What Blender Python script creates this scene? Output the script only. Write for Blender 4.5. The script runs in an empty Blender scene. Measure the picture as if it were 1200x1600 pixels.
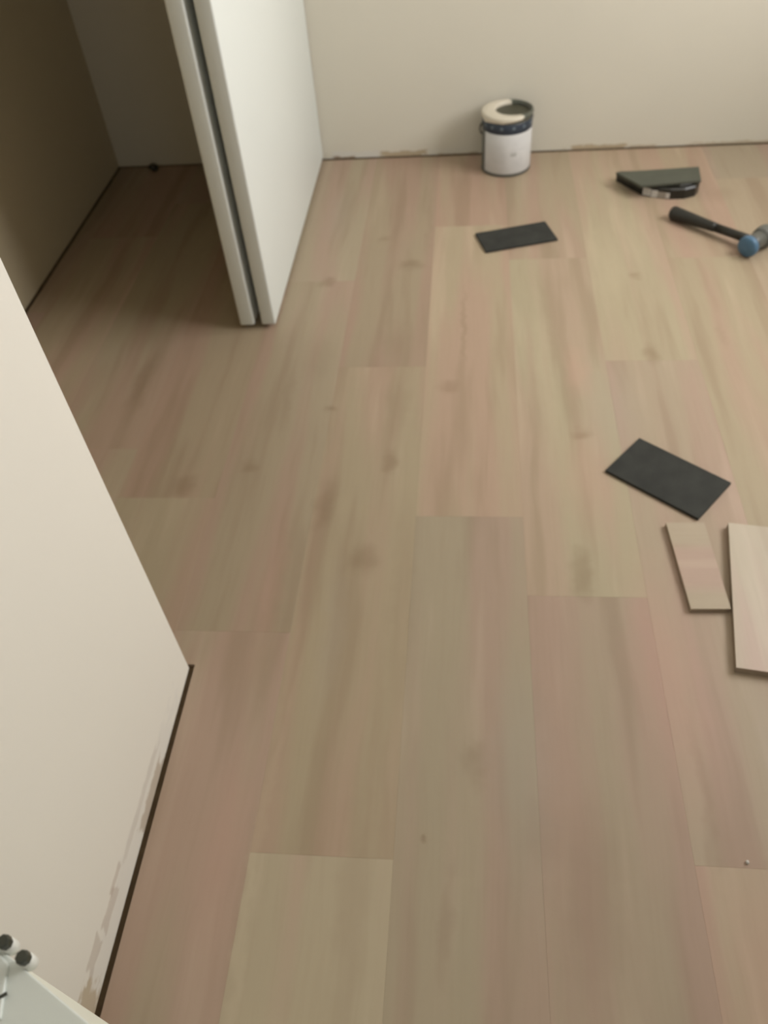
import bpy, bmesh, math, random
from mathutils import Vector, Matrix, noise
random.seed(7)
C = bpy.context.scene
COL = C.collection
# ---------------------------------------------------------------- camera
R = ((0.9946354, 0.0753586, -0.0708619), (-0.0075132, 0.7358574, 0.6770949), (-0.1031692, 0.6729302, -0.7324760))
cam_d = bpy.data.cameras.new('camera'); cam = bpy.data.objects.new('camera', cam_d); COL.objects.link(cam)
r, u, f = (Vector(v) for v in R)
M = Matrix((( r.x, u.x, -f.x, 0.52907), (r.y, u.y, -f.y, -2.91017), (r.z, u.z, -f.z, 1.28), (0, 0, 0, 1)))
cam.matrix_world = M
cam_d.sensor_fit = 'VERTICAL'; cam_d.sensor_height = 36; cam_d.lens = 1269.0/1600*36
cam_d.clip_start = 0.02
cam_d.dof.use_dof = True; cam_d.dof.focus_distance = 0.8; cam_d.dof.aperture_fstop = 6.0
C.camera = cam
# ---------------------------------------------------------------- light
C.view_settings.view_transform = 'Standard'; C.view_settings.look = 'None'
C.view_settings.gamma = 1; C.view_settings.use_curve_mapping = False
C.view_settings.exposure = 0.0
w = bpy.data.worlds.new('daylight'); C.world = w; w.use_nodes = True
w.node_tree.nodes['Background'].inputs[0].default_value = (0.85, 0.93, 1.0, 1)
w.node_tree.nodes['Background'].inputs[1].default_value = 1.0
def area(name, loc, rot, sx, sy, power, col):
    l = bpy.data.lights.new(name, 'AREA'); l.shape = 'RECTANGLE'; l.size = sx; l.size_y = sy
    l.energy = power; l.color = col
    o = bpy.data.objects.new(name, l); COL.objects.link(o); o.location = loc; o.rotation_euler = rot
    return o
WX = 2.15; WY0, WY1, WZ0, WZ1 = -1.9, -0.40, 0.85, 2.05      # right wall and its window
area('window_daylight', (WX+0.16, (WY0+WY1)/2, (WZ0+WZ1)/2), (0, math.radians(90), 0), WZ1-WZ0, WY1-WY0, 63, (1.0, 0.975, 0.955))
RY = -4.6; H = 2.44
# weak fill lamp added behind the camera, in a made-up doorway
area('fill_light', (1.60, RY-0.1, 1.2), (math.radians(90), 0, 0), 0.8, 1.9, 2.5, (1.0, 0.93, 0.82))

# ---------------------------------------------------------------- helpers
def link(name, bm, mat=None, parent=None, smooth=False, loc=None):
    me = bpy.data.meshes.new(name); bmesh.ops.recalc_face_normals(bm, faces=bm.faces); bm.to_mesh(me); bm.free()
    if smooth:
        for p in me.polygons: p.use_smooth = True
    o = bpy.data.objects.new(name, me); COL.objects.link(o)
    if mat: me.materials.append(mat)
    if parent: o.parent = parent
    if loc: o.location = loc
    return o
def empty(name, loc, rz=0.0):
    o = bpy.data.objects.new(name, None); COL.objects.link(o); o.location = loc; o.rotation_euler = (0, 0, rz)
    o.empty_display_size = 0.05
    return o
def tag(o, label, cat, group=None):
    o['label'] = label; o['category'] = cat
    if group: o['group'] = group
    return o
def struct(o):
    o['kind'] = 'structure'; return o
def box(bm, x0, x1, y0, y1, z0, z1, bevel=0.0, seg=2):
    g = bmesh.ops.create_cube(bm, size=1)
    vs = g['verts']
    for v in vs:
        v.co = Vector(((x0+x1)/2+v.co.x*(x1-x0), (y0+y1)/2+v.co.y*(y1-y0), (z0+z1)/2+v.co.z*(z1-z0)))
    if bevel:
        es = set(e for v in vs for e in v.link_edges)
        bmesh.ops.bevel(bm, geom=list(es), offset=bevel, segments=seg, affect='EDGES', profile=0.5)
    return bm
def prism(bm, pts, z0, z1, ch=0.0):
    """vertical prism over a polygon (ccw), with an optional small chamfer round its top"""
    n = len(pts)
    cs = Vector((sum(p[0] for p in pts)/n, sum(p[1] for p in pts)/n))
    def ring(z, inset):
        out = []
        for i, p in enumerate(pts):
            a = Vector(pts[i-1]); b = Vector(p); c = Vector(pts[(i+1) % n])
            d1 = (b-a).normalized(); d2 = (c-b).normalized()
            n1 = Vector((-d1.y, d1.x)); n2 = Vector((-d2.y, d2.x))
            k = (n1+n2); k = k/max(k.dot(n1), 0.2)
            q = b+k*inset
            out.append(bm.verts.new((q.x, q.y, z)))
        return out
    rings = [ring(z0, 0), ring(z1-ch, 0)] + ([ring(z1, ch)] if ch else [])
    if not ch: rings[1] = rings[1]
    for a, b in zip(rings, rings[1:]):
        for i in range(n): bm.faces.new((a[i], a[(i+1) % n], b[(i+1) % n], b[i]))
    bm.faces.new(rings[-1]); bm.faces.new(rings[0][::-1])
    return bm
def lathe(bm, prof, seg=64, a0=0.0, a1=2*math.pi, mat=None):
    full = abs(a1-a0-2*math.pi) < 1e-6
    n = seg if full else seg+1
    rows = []
    for (rr, z) in prof:
        if rr < 1e-6: rows.append([bm.verts.new((0, 0, z))]*n); continue
        rows.append([bm.verts.new((rr*math.cos(a0+(a1-a0)*i/seg), rr*math.sin(a0+(a1-a0)*i/seg), z)) for i in range(n)])
    m = seg
    for a, b in zip(rows, rows[1:]):
        for i in range(m):
            j = (i+1) % n
            q = [a[i], a[j], b[j], b[i]]; q2 = []
            for v in q:
                if v not in q2: q2.append(v)
            if len(q2) >= 3: bm.faces.new(q2)
    return bm
def tube(bm, pts, rads, seg=20, squash=1.0):
    pts = [Vector(p) for p in pts]
    rings = []
    prev = None
    for i, p in enumerate(pts):
        t = (pts[min(i+1, len(pts)-1)]-pts[max(i-1, 0)]).normalized()
        up = Vector((0, 0, 1)) if abs(t.z) < 0.9 else Vector((1, 0, 0))
        s = t.cross(up).normalized(); v = s.cross(t)
        rings.append([bm.verts.new(p+(s*math.cos(2*math.pi*k/seg)+v*squash*math.sin(2*math.pi*k/seg))*rads[i]) for k in range(seg)])
    for a, b in zip(rings, rings[1:]):
        for k in range(seg): bm.faces.new((a[k], a[(k+1) % seg], b[(k+1) % seg], b[k]))
    bm.faces.new(rings[0][::-1]); bm.faces.new(rings[-1])
    return bm
# --- node helpers
class NT:
    def __init__(s, name):
        s.m = bpy.data.materials.new(name); s.m.use_nodes = True; s.t = s.m.node_tree; s.N = s.t.nodes
        s.b = s.N['Principled BSDF']
    def new(s, t, **k):
        n = s.N.new(t)
        for a, v in k.items(): setattr(n, a, v)
        return n
    def put(s, sock, v):
        if hasattr(v, 'links') or isinstance(v, bpy.types.NodeSocket): s.t.links.new(v, sock)
        else: sock.default_value = v
    def math(s, op, a, b=0.0, c=0.0, clamp=False):
        n = s.new('ShaderNodeMath', operation=op, use_clamp=clamp)
        for i, v in enumerate((a, b, c)): s.put(n.inputs[i], v)
        return n.outputs[0]
    def vm(s, op, a, b=(0, 0, 0)):
        n = s.new('ShaderNodeVectorMath', operation=op)
        s.put(n.inputs[0], a); s.put(n.inputs[1], b)
        return n.outputs['Value'] if op in ('LENGTH', 'DISTANCE', 'DOT_PRODUCT') else n.outputs[0]
    def noise(s, vec, scale=1.0, detail=2.0, rough=0.5, out=0):
        n = s.new('ShaderNodeTexNoise'); s.put(n.inputs['Vector'], vec)
        n.inputs['Scale'].default_value = scale; n.inputs['Detail'].default_value = detail; n.inputs['Roughness'].default_value = rough
        return n.outputs[out]
    def mr(s, v, a, b, c=0.0, d=1.0, smooth=True):
        n = s.new('ShaderNodeMapRange', interpolation_type='SMOOTHSTEP' if smooth else 'LINEAR')
        for i, q in enumerate((v, a, b, c, d)): s.put(n.inputs[i], q)
        return n.outputs[0]
    def mix(s, fac, a, b, mode='MIX'):
        n = s.new('ShaderNodeMix', data_type='RGBA', blend_type=mode)
        s.put(n.inputs['Factor'], fac); s.put(n.inputs['A'], a); s.put(n.inputs['B'], b)
        for k, inp in enumerate(n.inputs):
            if inp.type == 'RGBA' and inp.name == 'A': s.put(inp, a)
            if inp.type == 'RGBA' and inp.name == 'B': s.put(inp, b)
        return [o for o in n.outputs if o.type == 'RGBA'][0]
    def xyz(s, v):
        n = s.new('ShaderNodeSeparateXYZ'); s.put(n.inputs[0], v); return n.outputs
    def bump(s, h, strength=0.2, dist=0.002):
        n = s.new('ShaderNodeBump'); n.inputs['Strength'].default_value = strength; n.inputs['Distance'].default_value = dist
        s.put(n.inputs['Height'], h); s.t.links.new(n.outputs[0], s.b.inputs['Normal'])
def srgb(r_, g_, b_):
    def c(v):
        v /= 255.0
        return v/12.92 if v <= 0.04045 else ((v+0.055)/1.055)**2.4
    return (c(r_), c(g_), c(b_), 1)
def plain(name, col, rough=0.6, var=0.08, scale=60, spec=0.5, bump=0.0):
    m = NT(name)
    tc = m.new('ShaderNodeTexCoord').outputs['Object']
    n = m.noise(tc, scale, 3)
    dark = tuple(c*(1-var) for c in col[:3])+(1,); lite = tuple(min(c*(1+var), 1) for c in col[:3])+(1,)
    m.put(m.b.inputs['Base Color'], m.mix(n, dark, lite))
    m.b.inputs['Roughness'].default_value = rough; m.b.inputs['Specular IOR Level'].default_value = spec
    if bump: m.bump(n, bump, 0.001)
    return m.m

# ---------------------------------------------------------------- materials
OLIVE = (0.365, 0.300, 0.210, 1); PINK = (0.380, 0.277, 0.208, 1)
def plank_material(name, grain_axis='Y', use_object=False, gain=1.0, knots=()):
    m = NT(name)
    if use_object: pos = m.new('ShaderNodeTexCoord').outputs['Object']
    else: pos = m.new('ShaderNodeNewGeometry').outputs['Position']
    oi = m.new('ShaderNodeObjectInfo')
    off = m.vm('MULTIPLY', m.new('ShaderNodeCombineXYZ').outputs[0], (1, 1, 1))
    cmb = m.new('ShaderNodeCombineXYZ'); 
    for i in range(3): m.t.links.new(m.math('MULTIPLY', oi.outputs['Random'], (37.0, 91.0, 13.0)[i]), cmb.inputs[i])
    wob = m.vm('SUBTRACT', m.noise(pos, 3.2, 2, out=1), (0.5, 0.5, 0.5))
    amp = (0.022, 0.02, 0) if grain_axis == 'Y' else (0.02, 0.022, 0)
    p2 = m.vm('ADD', m.vm('ADD', pos, m.vm('MULTIPLY', wob, amp)), cmb.outputs[0])
    def st(a, b): return m.vm('MULTIPLY', p2, (a, b, 1) if grain_axis == 'Y' else (b, a, 1))
    broad = m.noise(st(11, 0.8), 1, 2, 0.45)
    tone = m.noise(m.vm('ADD', st(15, 1.2), (5, 9, 2)), 1, 3, 0.5)
    fine = m.noise(m.vm('ADD', st(150, 7), (3, 1, 7)), 1, 3, 0.55)
    c = m.mix(m.mr(broad, 0.40, 0.60), OLIVE, PINK)
    c = m.mix(m.math('MULTIPLY', m.mr(tone, 0.50, 0.68), 0.55), c, (0.285, 0.212, 0.145, 1))
    c = m.mix(m.math('MULTIPLY', m.mr(tone, 0.44, 0.26), 0.35), c, (0.50, 0.40, 0.30, 1))
    c = m.mix(m.math('MULTIPLY', m.mr(fine, 0.45, 0.7), 0.07), c, (0.25, 0.18, 0.12, 1))
    if knots:
        wob2 = m.vm('SUBTRACT', m.noise(pos, 22, 3, out=1), (0.5, 0.5, 0.5))
        wp = m.vm('ADD', m.vm('ADD', pos, m.vm('MULTIPLY', wob, (0.03, 0.05, 0))), m.vm('MULTIPLY', wob2, (0.035, 0.07, 0)))
        for (kx, ky, rx, ry, s, col) in knots:
            d = m.vm('LENGTH', m.vm('MULTIPLY', m.vm('SUBTRACT', wp, (kx, ky, 0)), (1/rx, 1/ry, 0)))
            c = m.mix(m.math('MULTIPLY', m.mr(d, 1.25, 0.1), s*.85), c, col)
    c = m.mix(1.0, c, oi.outputs['Color'], 'MULTIPLY')
    if gain != 1.0: c = m.mix(1.0, c, (gain, gain, gain, 1), 'MULTIPLY')
    m.put(m.b.inputs['Base Color'], c)
    m.b.inputs['Roughness'].default_value = 0.5; m.b.inputs['Specular IOR Level'].default_value = 0.35
    m.bump(fine, 0.12, 0.0006)
    return m.m
BR = (0.20, 0.135, 0.08, 1); PK = (0.46, 0.285, 0.225, 1); GY = (0.36, 0.31, 0.25, 1); LT = (0.47, 0.39, 0.28, 1); DK = (0.27, 0.20, 0.135, 1)
KNOTS = [
 (0.190, -1.394, .022, .02, .55, BR), (0.782, -1.486, .03, .028, .6, BR), (0.477, -1.311, .035, .03, .4, BR), (0.215, -1.72, .028, .09, .45, BR),
 (0.315, -1.87, .035, .045, .45, BR), (0.755, -1.895, .025, .07, .55, BR), (0.985, -1.18, .022, .05, .55, BR), (0.11, -0.815, .03, .025, .5, BR),
 (0.355, -0.737, .045, .03, .45, BR), (0.262, -0.583, .03, .025, .35, BR), (0.354, -1.575, .02, .05, .55, BR), (0.457, -2.437, .008, .008, .6, BR),
 (0.027, -1.597, .025, .035, .5, BR), (-0.11, -1.66, .03, .045, .45, BR), (0.545, -2.30, .028, .045, .35, BR), (0.9, -2.33, .012, .16, .5, DK),
 (0.99, -0.817, .02, .02, .4, BR), (0.722, -0.627, .03, .02, .3, BR), (-0.322, -1.288, .03, .16, .45, BR), (0.077, -1.344, .018, .16, .45, DK),
 (0.138, -1.187, .05, .10, .3, DK), (0.513, -1.05, .010, .22, .55, DK), (0.33, -1.12, .04, .12, .35, DK), (0.36, -1.37, .03, .16, .35, DK),
 (0.72, -2.50, .07, .18, .5, DK), (0.64, -2.40, .04, .07, .4, DK), (0.50, -2.55, .012, .09, .4, DK),
 (0.88, -2.12, .07, .28, .6, PK), (0.80, -1.25, .035, .12, .5, PK), (0.78, -1.62, .06, .2, .35, PK), (1.03, -2.30, .03, .16, .4, GY),
 (0.62, -2.30, .06, .22, .45, GY), (0.86, -1.40, .08, .25, .35, GY), (0.27, -2.05, .03, .2, .35, GY), (0.93, -0.75, .05, .25, .35, LT),
 (0.72, -1.25, .03, .4, .3, LT), (0.14, -1.95, .03, .25, .3, PK), (0.15, -2.45, .045, .2, .3, PK), (0.40, -1.98, .03, .3, .35, DK),
 (0.36, -2.52, .03, .25, .35, DK), (0.205, -2.55, .012, .5, .3, LT), (0.555, -0.62, .02, .13, .3, DK), (0.40, -0.45, .012, .25, .3, DK),
 (1.32, -0.35, .05, .06, .35, DK), (1.18, -1.10, .012, .07, .3, DK), (0.95, -2.62, .06, .2, .3, PK), (0.10, -0.4, .05, .2, .25, GY)]
MAT_PLANK = plank_material('oak_vinyl_plank', 'Y', False, 1.0, KNOTS)
MAT_OFF_X = plank_material('oak_vinyl_offcut_across', 'X', True, 1.12)
MAT_OFF_Y = plank_material('oak_vinyl_offcut_along', 'Y', True, 1.22)

def wall_material(name, col, stains=None, axis=0):
    m = NT(name)
    pos = m.new('ShaderNodeNewGeometry').outputs['Position']
    n = m.noise(pos, 1.6, 3); fine = m.noise(pos, 220, 2)
    c = m.mix(n, tuple(v*0.96 for v in col[:3])+(1,), tuple(min(v*1.03, 1) for v in col[:3])+(1,))
    if stains:
        X = m.xyz(pos); a, z = X[axis], X[2]
        edge = m.noise(m.vm('MULTIPLY', pos, (26, 26, 60)), 1, 3, 0.6)
        for (a0, a1, z0, z1, s, sc) in stains:
            hw = (a1-a0)/2; mid = (a1+a0)/2
            da = m.math('DIVIDE', m.math('ABSOLUTE', m.math('SUBTRACT', a, mid)), hw)
            dz = m.math('DIVIDE', m.math('ABSOLUTE', m.math('SUBTRACT', z, (z0+z1)/2)), (z1-z0)/2)
            d = m.math('ADD', m.math('MAXIMUM', da, dz), m.math('MULTIPLY', m.math('SUBTRACT', edge, 0.5), 1.3))
            c = m.mix(m.math('MULTIPLY', m.mr(d, 1.05, 0.8), s), c, sc)
    m.put(m.b.inputs['Base Color'], c)
    m.b.inputs['Roughness'].default_value = 0.75; m.b.inputs['Specular IOR Level'].default_value = 0.25
    m.bump(fine, 0.12, 0.0006)
    return m.m
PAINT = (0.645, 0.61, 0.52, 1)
BRN = (0.22, 0.15, 0.08, 1); TAN = (0.42, 0.33, 0.21, 1); CHALK = (0.62, 0.60, 0.56, 1)
MAT_WALL_BACK = wall_material('back_wall_paint', PAINT, [
 (0.16, 0.52, -0.01, 0.026, .25, CHALK), (0.02, 0.20, -0.01, 0.028, .7, CHALK), (0.21, 0.37, -0.02, 0.024, .85, TAN), (0.03, 0.12, -0.02, 0.012, .8, BRN), (0.42, 0.55, -0.02, 0.010, .7, TAN),
 (0.86, 1.07, -0.02, 0.019, .85, TAN), (1.08, 1.17, -0.02, 0.012, .6, TAN), (1.26, 1.9, -0.02, 0.014, .6, TAN)], 0)
MAT_WALL_NEAR = wall_material('near_wall_paint', (0.725, 0.695, 0.625, 1), [
 (-2.80, -2.22, -0.03, 0.062, .35, CHALK), (-2.44, -2.31, -0.02, 0.030, .7, (0.40, 0.32, 0.24, 1)), (-2.50, -2.30, 0.042, 0.058, .25, (0.40, 0.33, 0.27, 1)), (-2.60, -2.54, 0.040, 0.066, .4, (0.40, 0.31, 0.25, 1)), (-2.56, -2.51, 0.058, 0.070, .4, (0.40, 0.31, 0.25, 1)),
 (-2.66, -2.61, 0.045, 0.075, .4, (0.38, 0.30, 0.24, 1)), (-2.78, -2.66, 0.000, 0.070, .75, TAN)], 1)
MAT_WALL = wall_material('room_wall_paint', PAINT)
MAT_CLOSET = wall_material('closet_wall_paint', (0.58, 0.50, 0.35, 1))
MAT_CEIL = wall_material('ceiling_paint', (0.8, 0.78, 0.74, 1))
MAT_SUB = plain('dark_subfloor', (0.16, 0.11, 0.06, 1), 0.9, 0.3)
MAT_SOLE = plain('dark_sole_plate', (0.20, 0.14, 0.08, 1), 0.9, 0.3)
MAT_DOOR = plain('white_door_paint', (0.67, 0.695, 0.66, 1), 0.45, 0.01, 3)
MAT_CORE = plain('brown_plank_core', (0.27, 0.21, 0.15, 1), 0.8, 0.15)
MAT_CHAR = plain('charcoal_backing', (0.031, 0.032, 0.028, 1), 0.8, 0.5, 26, spec=0.3)
MAT_CHAR2 = plain('grey_green_backing', (0.078, 0.082, 0.062, 1), 0.6, 0.2, 22, spec=0.4)
MAT_BLACK = plain('black_rubber', (0.016, 0.015, 0.011, 1), 0.5, 0.2)
MAT_BLK2 = plain('black_plastic', (0.013, 0.012, 0.008, 1), 0.35, 0.3, 30)
MAT_BLUE = plain('blue_rubber', (0.075, 0.16, 0.26, 1), 0.45, 0.15)
MAT_GREYR = plain('grey_rubber', (0.12, 0.12, 0.105, 1), 0.5, 0.12)
MAT_CREAM = plain('wet_cream_paint', (0.66, 0.58, 0.44, 1), 0.35, 0.05, 20)
MAT_METAL = plain('dull_dark_metal', (0.10, 0.10, 0.085, 1), 0.4, 0.2)
MAT_INSIDE = plain('dark_can_inside', (0.055, 0.052, 0.032, 1), 0.5, 0.3, 25)
MAT_STICK = plain('white_sticker', (0.55, 0.53, 0.50, 1), 0.4, 0.1, 40)
MAT_SILV = plain('grey_sticker', (0.30, 0.27, 0.23, 1), 0.4, 0.15, 40)
MAT_PANEL = plain('white_panel_paint', (0.66, 0.70, 0.66, 1), 0.5, 0.03, 8)
MAT_PEDGE = plain('white_panel_edge', (0.78, 0.80, 0.70, 1), 0.5, 0.02, 8)
MAT_NYLON = plain('white_nylon', (0.72, 0.73, 0.68, 1), 0.4, 0.03)
MAT_HUB = plain('dark_green_hub', (0.035, 0.038, 0.026, 1), 0.4, 0.2)
MAT_ZINC = plain('pale_zinc', (0.62, 0.66, 0.62, 1), 0.4, 0.05)

# ---------------------------------------------------------------- room shell
NX = 0.015            # face of the near left wall
NY = -2.135           # where it ends at the closet opening
CX = -0.776           # rear wall of the closet
CY = -2.42            # near end of the closet
GAP = 0.008
def wall(name, x0, x1, y0, y1, z0, z1, mat):
    return struct(link(name, box(bmesh.new(), x0, x1, y0, y1, z0, z1), mat))
floor = struct(link('floor', box(bmesh.new(), CX-0.12, WX+0.12, RY-0.12, 0.12, -0.05, -0.009), MAT_SUB))
back = wall('wall_back', CX-0.12, WX+0.12, 0.0, 0.12, 0.004, H, MAT_WALL_BACK)
link('sole_plate', box(bmesh.new(), CX, WX, 0.006, 0.11, -0.009, 0.004), MAT_SOLE, back)
near = wall('wall_left', NX-0.11, NX, RY, NY, 0.003, H, MAT_WALL_NEAR)
link('sole_plate', box(bmesh.new(), NX-0.104, NX-0.006, RY, NY-0.006, -0.009, 0.003), MAT_SOLE, near)
head = wall('added_header_1', NX-0.11, NX, NY, 0.0, 2.06, H, MAT_WALL)  # unseen header over the doors, added to keep the closet dark
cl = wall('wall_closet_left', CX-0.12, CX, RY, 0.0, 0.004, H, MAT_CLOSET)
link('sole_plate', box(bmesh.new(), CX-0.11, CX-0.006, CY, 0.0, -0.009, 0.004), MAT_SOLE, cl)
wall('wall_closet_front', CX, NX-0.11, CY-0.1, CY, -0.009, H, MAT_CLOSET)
wall('ceiling', CX-0.12, WX+0.12, RY-0.12, 0.12, H, H+0.1, MAT_CEIL)
DX0, DX1 = 1.20, 2.00
bm = bmesh.new(); box(bm, NX, DX0, RY-0.12, RY, -0.009, H); box(bm, DX1, WX, RY-0.12, RY, -0.009, H); box(bm, DX0, DX1, RY-0.12, RY, 2.05, H)
struct(link('wall_front', bm, MAT_WALL))
bm = bmesh.new()
box(bm, WX, WX+0.12, RY, WY0, -0.009, H); box(bm, WX, WX+0.12, WY1, 0, -0.009, H)
box(bm, WX, WX+0.12, WY0, WY1, -0.009, WZ0); box(bm, WX, WX+0.12, WY0, WY1, WZ1, H)
struct(link('wall_right', bm, MAT_WALL))
win = struct(empty('window_1', (WX+0.06, (WY0+WY1)/2, WZ0)))
def winpart(a0, a1, z0, z1):
    bm = box(bmesh.new(), -0.03, 0.03, a0, a1, z0, z1)
    return bm
hw = (WY1-WY0)/2
for nm, a in (('frame', (-hw, -hw+.045, 0, WZ1-WZ0)), ('frame', (hw-.045, hw, 0, WZ1-WZ0)), ('frame', (-hw+.045, hw-.045, 0, .045)), ('frame', (-hw+.045, hw-.045, WZ1-WZ0-.045, WZ1-WZ0)), ('mullion', (-.02, .02, .045, WZ1-WZ0-.045))):
    link(nm, winpart(*a), MAT_DOOR, win)

# ---------------------------------------------------------------- floor planks
PW = 0.2258; PL = 1.2352; X0 = 0.1925                     # seam between two rows; rows run towards the wall
joint = {-6: -0.31, -5: -0.95, -4: -0.52, -3: -0.30, -2: -0.46, -1: -0.814, 0: -1.226, 1: -0.510, 2: -0.716, 3: -1.212, 4: -0.73, 5: -0.25, 6: -0.98, 7: -0.5, 8: -1.1, 9: -0.3, 10: -0.8}
joint[-2] = -1.696+PL
tint = {(-1, 0): (1.0, 1.0, 1.0), (-1, 1): (.97, .96, .95), (0, 0): (.93, .90, .88), (0, 1): (1.0, .99, .95), (0, 2): (1.10, 1.12, 1.12), (1, 0): (1.02, .97, .95), (1, 1): (1.08, 1.06, 1.03), (1, 2): (.94, .95, .95),
        (2, 0): (1.0, .98, .96), (2, 1): (1.06, 1.09, 1.05), (2, 2): (.96, .94, .95), (3, 0): (1.08, 1.10, 1.06), (3, 1): (1.03, 1.0, 1.02), (3, 2): (1.08, 1.02, 1.02), (4, 0): (1.06, 1.02, 1.0), (-2, 0): (1, 1, 1), (-2, 1): (.96, .93, .91), (-2, 2): (.98, .98, .95)}
YB = -0.004; YF = RY+0.01
for k in range(-5, 11):
    xa, xb = X0+(k)*PW, X0+(k+1)*PW
    xa = max(xa, CX+0.008); xb = min(xb, WX-0.01)
    if xb-xa < 0.02: continue
    ys = []; y = joint[k]
    while y > YF: ys.append(y); y -= PL
    y = joint[k]+PL
    cuts = [YB] + [v for v in ys if v < YB-0.05] + [YF]
    for i, (yt, yb_) in enumerate(zip(cuts, cuts[1:])):
        g = 0.00004
        a, b, t_, s = xa+g, xb-g, yt-g, yb_+g
        ox0, ox1, oy = NX-0.11-0.006, NX+GAP, NY+0.010    # the near wall stands here
        if xb <= ox0+0.001 or (a < ox0 and b < ox1):         # rows inside the closet
            lim = CY+0.008
            if t_ < lim: continue
            s = max(s, lim)
            if b > ox0 and s < oy:
                if t_ <= oy: pts = [(a, s), (ox0, s), (ox0, t_), (a, t_)]
                else: pts = [(a, s), (ox0, s), (ox0, oy), (b, oy), (b, t_), (a, t_)]
            else: pts = [(a, s), (b, s), (b, t_), (a, t_)]
        elif a < ox1 and s < oy:
            if t_ <= oy: pts = [(ox1, s), (b, s), (b, t_), (ox1, t_)]
            else: pts = [(ox1, s), (b, s), (b, t_), (a, t_), (a, oy), (ox1, oy)]
        else: pts = [(a, s), (b, s), (b, t_), (a, t_)]
        o = link('plank', prism(bmesh.new(), pts, -0.009, 0.0, 0.0002), MAT_PLANK, floor)
        tc = tint.get((k, i))
        if not tc:
            q = random.uniform(.95, 1.06); tc = (q*random.uniform(.98, 1.02), q*random.uniform(.97, 1.02), q*random.uniform(.95, 1.03))
        o.color = (*tc, 1)

# ---------------------------------------------------------------- closet doors
def door(name, x0, x1, y0, label):
    t = empty(name, ((x0+x1)/2, y0, 0.0))
    hx = (x1-x0)/2
    bm = box(bmesh.new(), -hx, hx, 0.0, -y0-0.004, 0.012, 2.05, 0.005, 3)
    link('door_slab', bm, MAT_DOOR, t, True)
    bm = box(bmesh.new(), -hx*.35, hx*.35, 0.10, 0.16, 0.002, 0.012); link('floor_guide', bm, MAT_NYLON, t)
    tag(t, label, 'door')
    return t
d1 = door('sliding_door', -0.041, -0.002, -1.048, 'white sliding closet door nearer the room, its broad bright face showing')
d2 = door('sliding_door', -0.101, -0.061, -1.050, 'white sliding closet door on the dark closet side, only its edge showing')

# ---------------------------------------------------------------- paint can
CR = 0.082; CH = 0.184
can = tag(empty('paint_can', (0.648, -0.106, 0.0)), 'open paint can with white label and navy band by the back wall', 'can')
MAT_NAVY = None
m = NT('navy_printed_band')
tc = m.new('ShaderNodeTexCoord').outputs['Object']
c = m.mix(m.noise(tc, 60, 2), (0.020, 0.030, 0.048, 1), (0.035, 0.048, 0.07, 1))
for ang in (-150, -128, -104, -76, -50, -24, 0):
    a = math.radians(ang)
    d = m.vm('DISTANCE', tc, (CR*math.cos(a), CR*math.sin(a), 0.160))
    c = m.mix(m.mr(d, 0.0065, 0.0035, 0, .55), c, (0.22, 0.27, 0.30, 1))
m.put(m.b.inputs['Base Color'], c); m.b.inputs['Roughness'].default_value = 0.4
MAT_NAVY = m.m
m = NT('white_printed_label')
tc = m.new('ShaderNodeTexCoord').outputs['Object']; X = m.xyz(tc)
c = m.mix(m.noise(tc, 30, 2), (0.56, 0.56, 0.56, 1), (0.66, 0.655, 0.645, 1))
def rect_mask(x0, x1, z0, z1, lines=0):
    a = m.math('MULTIPLY', m.mr(X[0], x0-.002, x0+.002), m.mr(X[0], x1+.002, x1-.002))
    b = m.math('MULTIPLY', m.mr(X[2], z0-.001, z0+.001), m.mr(X[2], z1+.001, z1-.001))
    q = m.math('MULTIPLY', a, b)
    if lines: q = m.math('MULTIPLY', q, m.mr(m.math('SINE', m.math('MULTIPLY', X[2], lines)), -.2, .4))
    return q
for (x0, x1, z0, z1, ln, s, col) in ((.012, .032, .068, .082, 0, .55, (.30, .30, .28, 1)), (.010, .060, .088, .090, 0, .4, (.4, .4, .4, 1)), (-.050, -.005, .045, .105, 900, .18, (.35, .34, .33, 1)), (.012, .055, .030, .062, 1100, .16, (.35, .35, .35, 1))):
    c = m.mix(m.math('MULTIPLY', rect_mask(x0, x1, z0, z1, ln), s), c, col)
m.put(m.b.inputs['Base Color'], c); m.b.inputs['Roughness'].default_value = 0.4
MAT_LABEL = m.m
m = NT('cream_paint_over_dark_rim')
tc = m.new('ShaderNodeTexCoord').outputs['Object']; X = m.xyz(tc)
q = m.math('ADD', m.math('ADD', m.math('MULTIPLY', X[0], -1.0), m.math('MULTIPLY', X[1], -0.25)), m.math('MULTIPLY', m.math('SUBTRACT', m.noise(tc, 50, 2), .5), .03))
c = m.mix(m.mr(q, -.034, -.026), (0.085, 0.09, 0.07, 1), (0.62, 0.565, 0.46, 1))
m.put(m.b.inputs['Base Color'], c); m.b.inputs['Roughness'].default_value = 0.35
MAT_RIM = m.m
bm = bmesh.new()
lathe(bm, [(0, 0.002), (CR-.004, 0.002), (CR-.003, 0.0), (CR+.0005, 0.0005), (CR+.002, .004), (CR, .008), (CR, .160), (CR-.0015, .163), (CR-.0015, .168), (CR+.0015, .171), (CR+.0022, .176), (CR+.001, .180),
           (CR-.004, .181), (CR-.006, .178), (CR-.008, .170), (CR-.006, .165), (CR-.006, .125), (0, .125)], 72)
link('body', bm, MAT_METAL, can, True)
bm = bmesh.new(); lathe(bm, [(CR+.0004, .133), (CR+.0012, .134), (CR+.0012, .162), (CR+.0004, .163)], 72); link('band', bm, MAT_NAVY, can, True)
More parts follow.
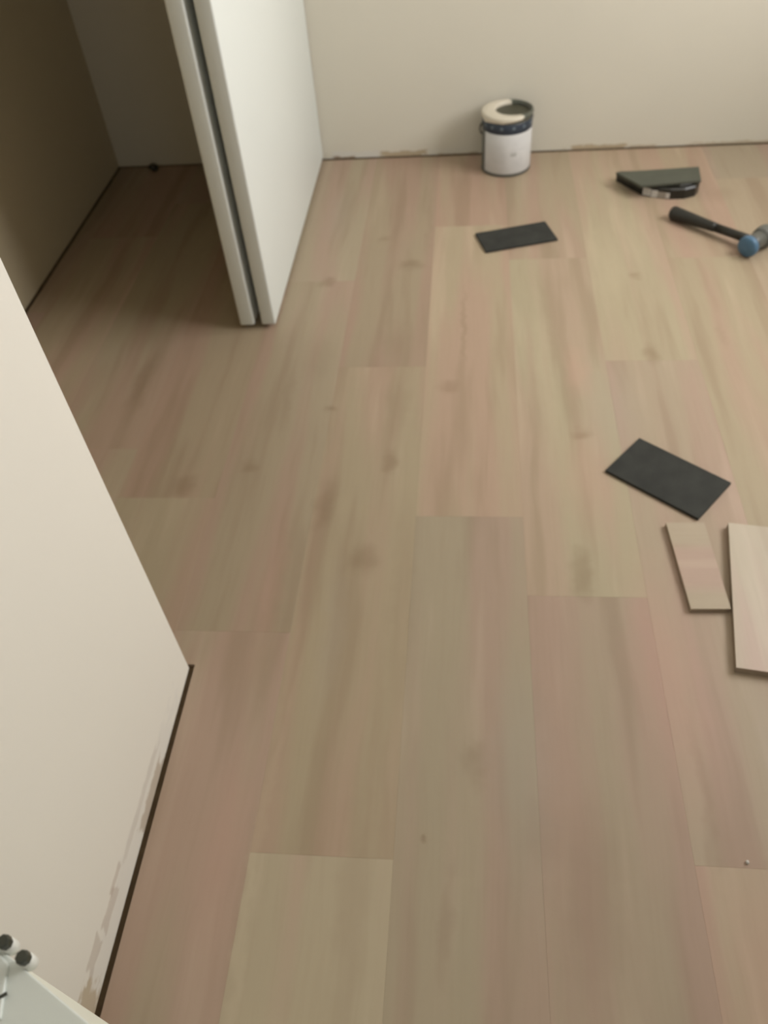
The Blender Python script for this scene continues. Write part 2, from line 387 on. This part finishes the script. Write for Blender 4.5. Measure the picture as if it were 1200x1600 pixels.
bm = bmesh.new(); lathe(bm, [(CR+.0004, .010), (CR+.0010, .011), (CR+.0010, .132), (CR+.0004, .133)], 60, math.radians(-150), math.radians(40)); link('label', bm, MAT_LABEL, can, True)
CANZ = 1.055
# rim: pale paint crust with the dark mouth off to one side, dripping over the band
bm = bmesh.new(); n = 96; ro, ri, rd = [], [], []
rows = [[] for _ in range(7)]
for i in range(n):
    a = 2*math.pi*i/n; ca, sa = math.cos(a), math.sin(a)
    left = max(0, math.cos(a-math.radians(215)))**1.5
    dr = 0.003+0.008*left+0.006*noise.noise(Vector((ca*3, sa*3, 2)))*left
    hx, hy, hr = 0.0185, 0.006, 0.0590
    rows[0].append((ca*(CR+.0020), sa*(CR+.0020), .176-dr))
    rows[1].append((ca*(CR+.0036), sa*(CR+.0036), .177-dr*.5))
    rows[2].append((ca*(CR+.0032), sa*(CR+.0032), .1815))
    rows[3].append((ca*(CR-.001), sa*(CR-.001), .1830+.0010*left))
    rows[4].append(((hx+ca*(hr+.004))*1.0, hy+sa*(hr+.002), .1835))
    rows[5].append((hx+ca*hr, hy+sa*hr, .182))
    rows[6].append((hx+ca*(hr+.001), hy+sa*(hr+.001), .170))
vr = [[bm.verts.new(p) for p in row] for row in rows]
for a_, b_ in zip(vr, vr[1:]):
    for i in range(n): bm.faces.new((a_[i], a_[(i+1) % n], b_[(i+1) % n], b_[i]))
link('rim', bm, MAT_RIM, can, True)['label'] = 'rim half covered in cream paint'
bm = bmesh.new(); bmesh.ops.create_circle(bm, cap_ends=True, segments=64, radius=0.0605, matrix=Matrix.Translation((0.0185, 0.006, 0.1712)))
link('paint_surface', bm, MAT_INSIDE, can)
for a in (math.radians(196), math.radians(16)):
    bm = bmesh.new(); bmesh.ops.create_cone(bm, cap_ends=True, segments=20, radius1=.009, radius2=.006, depth=.006)
    bmesh.ops.rotate(bm, verts=bm.verts, matrix=Matrix.Rotation(math.pi/2, 3, 'Y')); bmesh.ops.rotate(bm, verts=bm.verts, matrix=Matrix.Rotation(a, 3, 'Z'))
    bmesh.ops.translate(bm, verts=bm.verts, vec=((CR+.003)*math.cos(a), (CR+.003)*math.sin(a), .150)); link('handle_ear', bm, MAT_METAL, can, True)
pts = []
for i in range(33):                                       # wire bail hanging down round the far side
    s = i/32; a = math.radians(196-180*s)
    pts.append(((CR+.0075)*math.cos(a), (CR+.0075)*math.sin(a), .150-.085*math.sin(math.pi*s)))
link('bail_handle', tube(bmesh.new(), pts, [.0024]*33, 8), MAT_BLACK, can, True)
for ch in can.children:
    ch.data.transform(Matrix.Diagonal((1, 1, CANZ, 1)))

# ---------------------------------------------------------------- plank offcuts
def rect_piece(name, pts, z0, th, top, side, label, group=None, tilt=None, tone=(1, 1, 1, 1)):
    """a plank offcut: board part plus the face that shows; pts ccw in world metres"""
    cx = sum(p[0] for p in pts)/len(pts); cy = sum(p[1] for p in pts)/len(pts)
    t = empty(name, (cx, cy, z0))
    loc = [(p[0]-cx, p[1]-cy) for p in pts]
    link('core', prism(bmesh.new(), loc, 0, th-.0012, 0), side, t)
    fc = link('face', prism(bmesh.new(), loc, th-.0012, th, .0004), top, t)
    fc.color = tone
    tag(t, label, 'offcut')
    if tilt: t.rotation_euler = tilt
    return t
def fix(c, L, W, ang):
    """rectangle centred c, long side L at angle ang"""
    ca, sa = math.cos(ang), math.sin(ang)
    return [(c[0]+x*ca-y*sa, c[1]+x*sa+y*ca) for x, y in ((-L/2, -W/2), (L/2, -W/2), (L/2, W/2), (-L/2, W/2))]
rect_piece('plank_offcut', fix((0.668, -0.593), .224, .114, math.radians(16.2)), 0.0002, .007, MAT_CHAR, MAT_CHAR, 'dark grey offcut lying alone below the paint can')
rect_piece('plank_offcut', fix((0.9555, -1.6295), .222, .135, math.radians(-39.5)), 0.0002, .007, MAT_CHAR, MAT_CHAR, 'largest dark grey offcut, lying tilted above the pale offcuts')
p1 = rect_piece('plank_offcut', [(0.9423, -1.9834), (1.0150, -1.9816), (1.0055, -1.7667), (0.9303, -1.7676)], 0.0002, .011, MAT_OFF_X, MAT_CORE, 'small pale wood-look offcut lying against the left side of a larger board', tone=(1.0, 1.0, 1.05, 1))
p2 = rect_piece('plank_offcut', [(0.996, -2.110), (1.221, -2.143), (1.275, -1.803), (1.0515, -1.770)], 0.0002, .015, MAT_OFF_Y, MAT_CORE, 'larger pale pinkish wood-look board cut off by the right frame edge', tone=(1.10, 1.16, 1.30, 1))

# ---------------------------------------------------------------- black tool with sticker under a tilted offcut
tool = tag(empty('tool_case', (1.155, -0.325, 0.0)), 'low black tool with a white sticker, under a dark grey slab', 'tool')
bm = bmesh.new()
sec = [(-0.149, 0.085), (-0.110, 0.026), (-0.082, -0.018), (-0.055, -0.034), (0.0, -0.053), (0.045, -0.053), (0.080, -0.038), (0.096, -0.012), (0.098, 0.030), (0.06, 0.060), (-0.05, 0.085)]
prism(bm, sec, 0.0, 0.034, 0.005)
body = link('body', bm, MAT_BLK2, tool)
bm = bmesh.new(); prism(bm, [(0.030, -0.040), (0.068, -0.030), (0.082, 0.0), (0.03, 0.02), (0.01, -0.01)], 0.034, 0.0385, 0.002); link('grip', bm, MAT_BLACK, tool)
def on_side(p, q, s0, s1, z0, z1, mat, nm, out=.0012):
    p = Vector(p); q = Vector(q); a = p.lerp(q, s0); b = p.lerp(q, s1); nrm = Vector(((q-p).y, -(q-p).x)).normalized()
    bm = bmesh.new(); pts = [a+nrm*out, b+nrm*out, b-nrm*.0005, a-nrm*.0005]
    prism(bm, [(v.x, v.y) for v in pts][::-1], z0, z1, 0); return link(nm, bm, mat, tool)
on_side((-0.082, -0.018), (-0.055, -0.034), .15, .98, .003, .027, MAT_STICK, 'sticker')['label'] = 'white sticker'
on_side((-0.055, -0.034), (0.0, -0.053), .02, .35, .002, .024, MAT_STICK, 'sticker')['label'] = 'white sticker'
on_side((-0.055, -0.034), (0.0, -0.053), .36, .80, .002, .021, MAT_SILV, 'sticker')['label'] = 'grey sticker'
on_side((-0.055, -0.034), (0.0, -0.053), .80, 1.0, .003, .020, MAT_STICK, 'sticker')['label'] = 'white sticker'
slab = rect_piece('plank_offcut', [(0.997, -0.277), (1.062, -0.374), (1.249, -0.352), (1.259, -0.258)], 0.0390, .008, MAT_CHAR2, MAT_CHAR2, 'dark grey slab lying on top of the black tool with a white sticker')

# ---------------------------------------------------------------- mallet
a0 = Vector((1.1400, -0.5000, 0.0205)); hd = Vector((1.3380, -0.7060, 0.0315))
mal = tag(empty('mallet', (hd.x, hd.y, 0.0)), 'rubber mallet with blue striking cap and black handle', 'mallet')
L = lambda v: Vector(v)-Vector((hd.x, hd.y, 0))
hax = Vector((0.72, 0.69, 0)).normalized()
dirh = (hd-a0)
pts, rad = [], []
for s, rr in ((0, .011), (.008, .0180), (.03, .0205), (.10, .0195), (.25, .0172), (.40, .0150), (.50, .0138), (.55, .0130)):
    pts.append(L(a0+dirh*s)); rad.append(rr)
link('grip', tube(bmesh.new(), pts, rad, 24), MAT_BLACK, mal, True)
link('shaft', tube(bmesh.new(), [L(a0+dirh*.54), L(a0+dirh*1.0)], [.0125, .0125], 20), MAT_BLK2, mal, True)
hc = L(hd)
def headseg(s0, s1, rs, mat, nm):
    n = len(rs); return link(nm, tube(bmesh.new(), [hc+hax*(s0+(s1-s0)*i/(n-1)) for i in range(n)], rs, 40), mat, mal, True)
headseg(-.030, .030, [.0235, .024, .024, .0235], MAT_METAL, 'head')
o = headseg(-.046, -.030, [.0250, .0290, .0300, .0300, .0290], MAT_BLUE, 'striking_cap'); o['label'] = 'blue rubber cap'
o = headseg(.020, .064, [.0280, .0300, .0310, .0310, .0270], MAT_GREYR, 'striking_cap'); o['label'] = 'grey rubber cap'

# ---------------------------------------------------------------- small black lump, crumb
bm = bmesh.new(); bmesh.ops.create_icosphere(bm, subdivisions=3, radius=0.015)
for v in bm.verts:
    v.co *= 1+0.25*noise.noise(v.co*90); v.co.z = max(v.co.z*.85, -.010)
    v.co.x *= 1.15
tag(link('rubber_stop', bm, MAT_BLACK, None, True, (-0.632, -0.030, 0.0100)), 'small black lump on the dark closet floor against the end wall', 'stop')
bm = bmesh.new(); bmesh.ops.create_icosphere(bm, subdivisions=2, radius=0.0028)
for v in bm.verts: v.co *= 1+0.3*noise.noise(v.co*400); v.co.z = max(v.co.z, -.0018)
tag(link('crumb', bm, MAT_STICK, None, True, (0.947, -2.439, 0.0018)), 'tiny white crumb on the floor near the lower right edge', 'crumb')

# ---------------------------------------------------------------- low white unit with rollers, bottom left
PZ = 0.70; ang = math.atan2(-.457, .89)
pan = tag(empty('white_unit', (0.1618, -2.7486, 0.0), ang), 'white flat-topped unit in the bottom left corner with two dark-tipped rollers', 'cabinet')
LEN = 0.46; DP = 0.15
link('body', box(bmesh.new(), 0.001, LEN-.001, -DP+.001, -0.006, 0.0, PZ-.006, 0.001, 2), MAT_PEDGE, pan)
link('top', box(bmesh.new(), 0, LEN, -DP, -0.0006, PZ-.006, PZ, 0.001, 2), MAT_PANEL, pan)
br = link('bracket', prism(bmesh.new(), [(.040, -.045), (.083, -.050), (.098, -.028), (.0775, -.004), (.040, .0)], PZ, PZ+.0025, .0008), MAT_ZINC, pan)
link('slot', prism(bmesh.new(), [(.0865, -.0210), (.0885, -.0220), (.0915, -.0165), (.0895, -.0155)], PZ+.002, PZ+.0029, .0002), MAT_HUB, br)
for xx in (0.0660, 0.0845):
    c0 = Vector((xx+.0015, 0.0040, PZ+.001))
    up = Vector((0, 0, 1))
    rl = link('roller', tube(bmesh.new(), [c0+up*z for z in (-.009, -.0078, .0005, .0020)], [.0040, .0050, .0050, .0042], 28), MAT_NYLON, pan, True)
    link('hub', tube(bmesh.new(), [c0+up*z for z in (.0018, .003, .0085, .0098)], [.0038, .0046, .0046, .0036], 8), MAT_HUB, rl)
